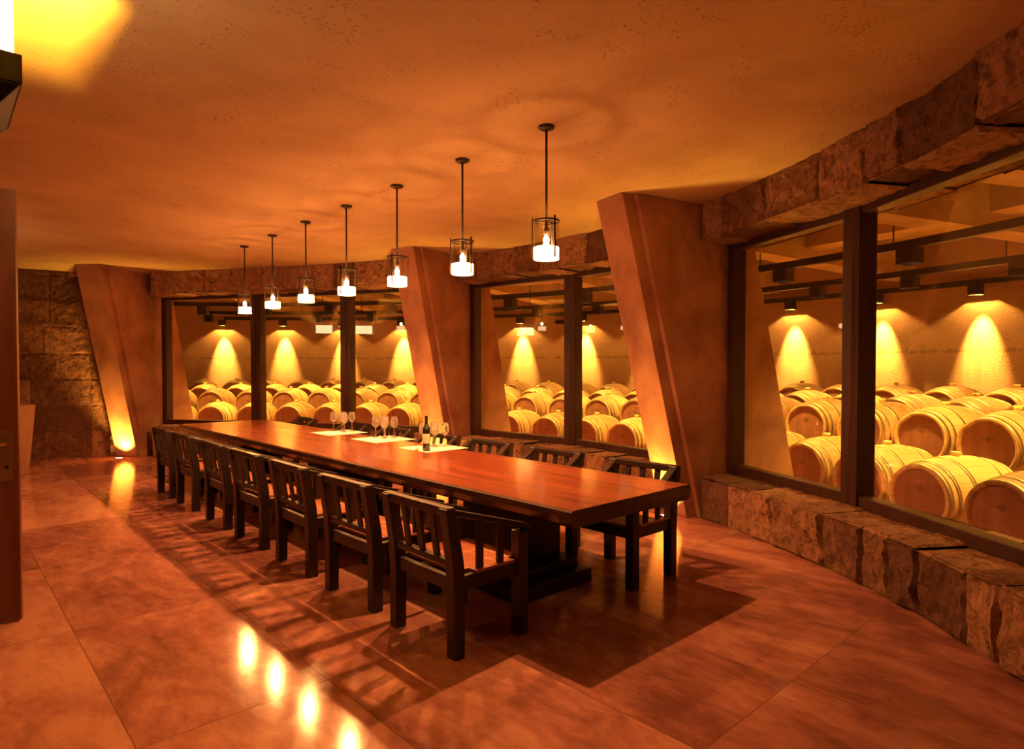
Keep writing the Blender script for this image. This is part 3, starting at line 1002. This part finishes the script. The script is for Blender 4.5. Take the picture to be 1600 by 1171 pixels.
bt = empty('wine_bottle', (3.46, 4.96, ZT + 0.003))
mb = MB(); mb.lathe([(0.0, 0.004), (0.030, 0.0), (0.037, 0.006), (0.0375, 0.20), (0.034, 0.222), (0.019, 0.245), (0.0145, 0.262), (0.014, 0.30)], 28)
mb.build('glass_body', M['bottle'], bt, smooth=True)
mb = MB(); mb.lathe([(0.0144, 0.262), (0.0152, 0.263), (0.0152, 0.325), (0.016, 0.327), (0.016, 0.336), (0.0, 0.337)], 24); mb.build('capsule', M['capsule'], bt, smooth=True)
mb = MB(); mb.lathe([(0.0378, 0.075), (0.0380, 0.076), (0.0380, 0.165), (0.0378, 0.166)], 28); mb.build('paper_label', M['label'], bt, smooth=True)
tag(bt, 'dark green wine bottle with pale label on the nearest paper sheet', 'bottle')
mb = MB(); mb.tube((0, 0, 0), (0.032, 0.012, 0), 0.011, 14)
ck = mb.build('cork', M['cork'], smooth=False); ck.location = (3.375, 5.01, ZT + 0.0145)
tag(ck, 'loose cork lying on the table left of the bottle', 'cork')


# ------------------------------------------------------------------ pendants
def make_pendant():
    o = empty('pendant_lantern')     # origin at the ceiling
    mb = MB(); mb.lathe([(0.0, 0.0), (0.058, 0.0), (0.058, -0.012), (0.040, -0.022), (0.0, -0.024)], 28); mb.build('ceiling_canopy', M['iron'], o, smooth=True)
    mb = MB(); mb.tube((0, 0, -0.02), (0, 0, -0.66), 0.0085, 12); mb.build('rod', M['iron'], o, smooth=True)
    mb = MB(); mb.lathe([(0.086, -0.668), (0.094, -0.668), (0.094, -0.656), (0.086, -0.656)], 32, close=True)
    for k in range(3):
        a = R(20 + 120 * k)
        mb.bar((0, 0, -0.662), (0.092 * math.cos(a), 0.092 * math.sin(a), -0.662), 0.012, 0.010)
    mb.build('top_ring', M['iron'], o)
    for k in range(3):
        a = R(20 + 120 * k)
        mb = MB(); mb.bar((0.099 * math.cos(a), 0.099 * math.sin(a), -0.636), (0.099 * math.cos(a), 0.099 * math.sin(a), -0.925), 0.012, 0.007, (math.cos(a), math.sin(a), 0))
        mb.build('strap', M['iron'], o)
    mb = MB(); mb.lathe([(0.088, -0.655), (0.088, -0.846)], 36); mb.build('clear_glass', M['clear'], o, smooth=True)
    mb = MB(); mb.lathe([(0.088, -0.846), (0.089, -0.93)], 36); fb = mb.build('frosted_band', M['frost'], o, smooth=True)
    mb = MB(); mb.lathe([(0.0, -0.66), (0.010, -0.66), (0.010, -0.700), (0.019, -0.715), (0.020, -0.755), (0.0, -0.757)], 18); mb.build('socket', M['iron'], o, smooth=True)
    mb = MB(); mb.lathe([(0.0, -0.758), (0.010, -0.764), (0.022, -0.785), (0.022, -0.800), (0.012, -0.815), (0.0, -0.820)], 18); mb.build('bulb', M['bulb'], o, smooth=True)
    lamp('bulb_light', 'POINT', (0, 0, -0.795), P_PENDANT, LAMP, o, 0.022)
    lamp('added_down_spot', 'SPOT', (0, 0, -0.825), P_DOWN, LAMP, o, 0.014, spot_size=R(168), spot_blend=0.35)  # extra spot added to push light down and harden the floor shadows
    return o


pn = make_pendant()
PEN = [3.09, 4.04, 5.02, 5.99, 6.96, 7.93, 8.90]
for i, y in enumerate(PEN):
    c = pn if i == 0 else copy_tree(pn)
    c.location = (3.18, y, H)
    c.rotation_euler = (0, 0, R((0, 15, 70, 65, 60, 10, 50)[i]))
    tag(c, 'glass cylinder pendant lantern on a black rod, %s' % ('nearest the camera', 'second from the camera', 'third from the camera', 'fourth, above the middle of the table', 'fifth from the camera', 'sixth from the camera', 'farthest from the camera')[i],
        'pendant light', 'row of pendant lanterns over the table')


# ------------------------------------------------------------------ sconces on the left wall
def make_sconce(zl=0.207):
    o = empty('wall_sconce')    # origin on the wall plane, bottom of the opal glass
    d, hy = 0.315, 0.275
    mb = MB()
    mb.hexa([(0, -hy, -.10), (d, -hy, -.10), (d, hy, -.10), (0, hy, -.10), (0, -hy, 0), (d, -hy, 0), (d, hy, 0), (0, hy, 0)])
    mb.hexa([(0, -hy + .12, -.42), (.06, -hy + .12, -.42), (.06, hy - .12, -.42), (0, hy - .12, -.42), (0, -hy, -.10), (d - .004, -hy + .002, -.10), (d - .004, hy - .002, -.10), (0, hy, -.10)])
    mb.build('bracket', M['black'], o, bevel=0.004)
    mb = MB()
    t, e = 0.008, 0.02
    mb.box(d - e - t, d - e, -hy + e, hy - e, 0, 0.27)
    mb.box(0.0, d - e - t, -hy + e, -hy + e + t, 0, 0.27)
    mb.box(0.0, d - e - t, hy - e - t, hy - e, 0, 0.27)
    mb.build('opal_glass', M['sconce_glass'], o)
    mb = MB(); mb.box(0, d - e, -0.055, 0.055, 0.262, 0.27)
    mb.build('cap_bar', M['black'], o)
    for sg in (-1, 1):
        l = lamp('sconce_bulb', 'SPOT', (0.215, 0.02 * sg, zl), P_SCONCE, (1.0, 0.50, 0.05), o, 0.012, spot_size=R(112), spot_blend=0.35)
        l.rotation_euler = Vector((0.06, 0.975 * sg, 0.20)).to_track_quat('-Z', 'Y').to_euler()
    return o


sc1 = make_sconce()
sc1.location = (WX + 0.04, 2.975, 2.615)
tag(sc1, 'dark wall sconce with white glowing glass at the top left corner', 'wall light', 'sconces on the left wall')
sc2 = make_sconce(0.16); sc2.location = (WX + 0.02, 10.0, 2.42); sc2.scale = (0.8, 0.75, 0.75)
tag(sc2, 'wall sconce beyond the open door, throwing two yellow patches on the ceiling', 'wall light', 'sconces on the left wall')

# ------------------------------------------------------------------ open door leaf
PIV = Vector((0.375, 4.85, 0))
da = R(180 - 14.5)
dr = empty('door_leaf', (PIV.x, PIV.y, 0), 0)
dirv = Vector((math.cos(da), math.sin(da), 0))
dn = Vector((dirv.y, -dirv.x, 0))
if dn.y > 0: dn = -dn
def dbox(u0, u1, n0, n1, z0, z1):
    m = MB()
    p = lambda u, q, z: dirv * u + dn * q + Vector((0, 0, z))
    return m.hexa([p(u0, n0, z0), p(u0, n1, z0), p(u1, n1, z0), p(u1, n0, z0), p(u0, n0, z1), p(u0, n1, z1), p(u1, n1, z1), p(u1, n0, z1)])
tag(dbox(0, 0.62, -0.05, 0.0, 0.012, 2.64).build('door_1', M['door'], bevel=0.003), kind='structure')
door = bpy.data.objects['door_1']; door.location = PIV
pl = dbox(0.030, 0.110, 0.0, 0.004, 0.87, 1.18).build('lock_plate', M['plate'], door)
hd = MB()
pp = lambda u, q, z: dirv * u + dn * q + Vector((0, 0, z))
hd.tube(pp(.058, 0.002, 1.10), pp(.058, 0.055, 1.10), 0.010); hd.tube(pp(.050, 0.052, 1.10), pp(.20, 0.052, 1.095), 0.010)
hd.build('lever_handle', M['brass'], door, smooth=False)
cy = MB(); cy.tube(pp(.058, 0.003, 0.955), pp(.058, 0.010, 0.955), 0.011); cy.build('keyhole', M['iron'], pl)
bpy.data.objects.remove(dr)
# door opening leads to a short dark lobby
mb = MB(); mb.box(-1.6, -1.5, 4.0, 6.0, 0, 2.66); tag(mb.build('wall_lobby', M['pedestal']), kind='structure')

# ------------------------------------------------------------------ tapered stone pedestal by the block wall
mb = MB()
mb.hexa([(0.12, 12.07, 0), (1.055, 12.07, 0), (1.055, 12.55, 0), (0.12, 12.55, 0),
         (0.0, 12.03, 1.0), (1.145, 12.03, 1.0), (1.145, 12.62, 1.0), (0.0, 12.62, 1.0)])
po = mb.build('stone_pedestal', M['pedestal'], bevel=0.01)
tag(po, 'smooth sandstone pedestal tapering downwards, half hidden behind the door', 'pedestal')
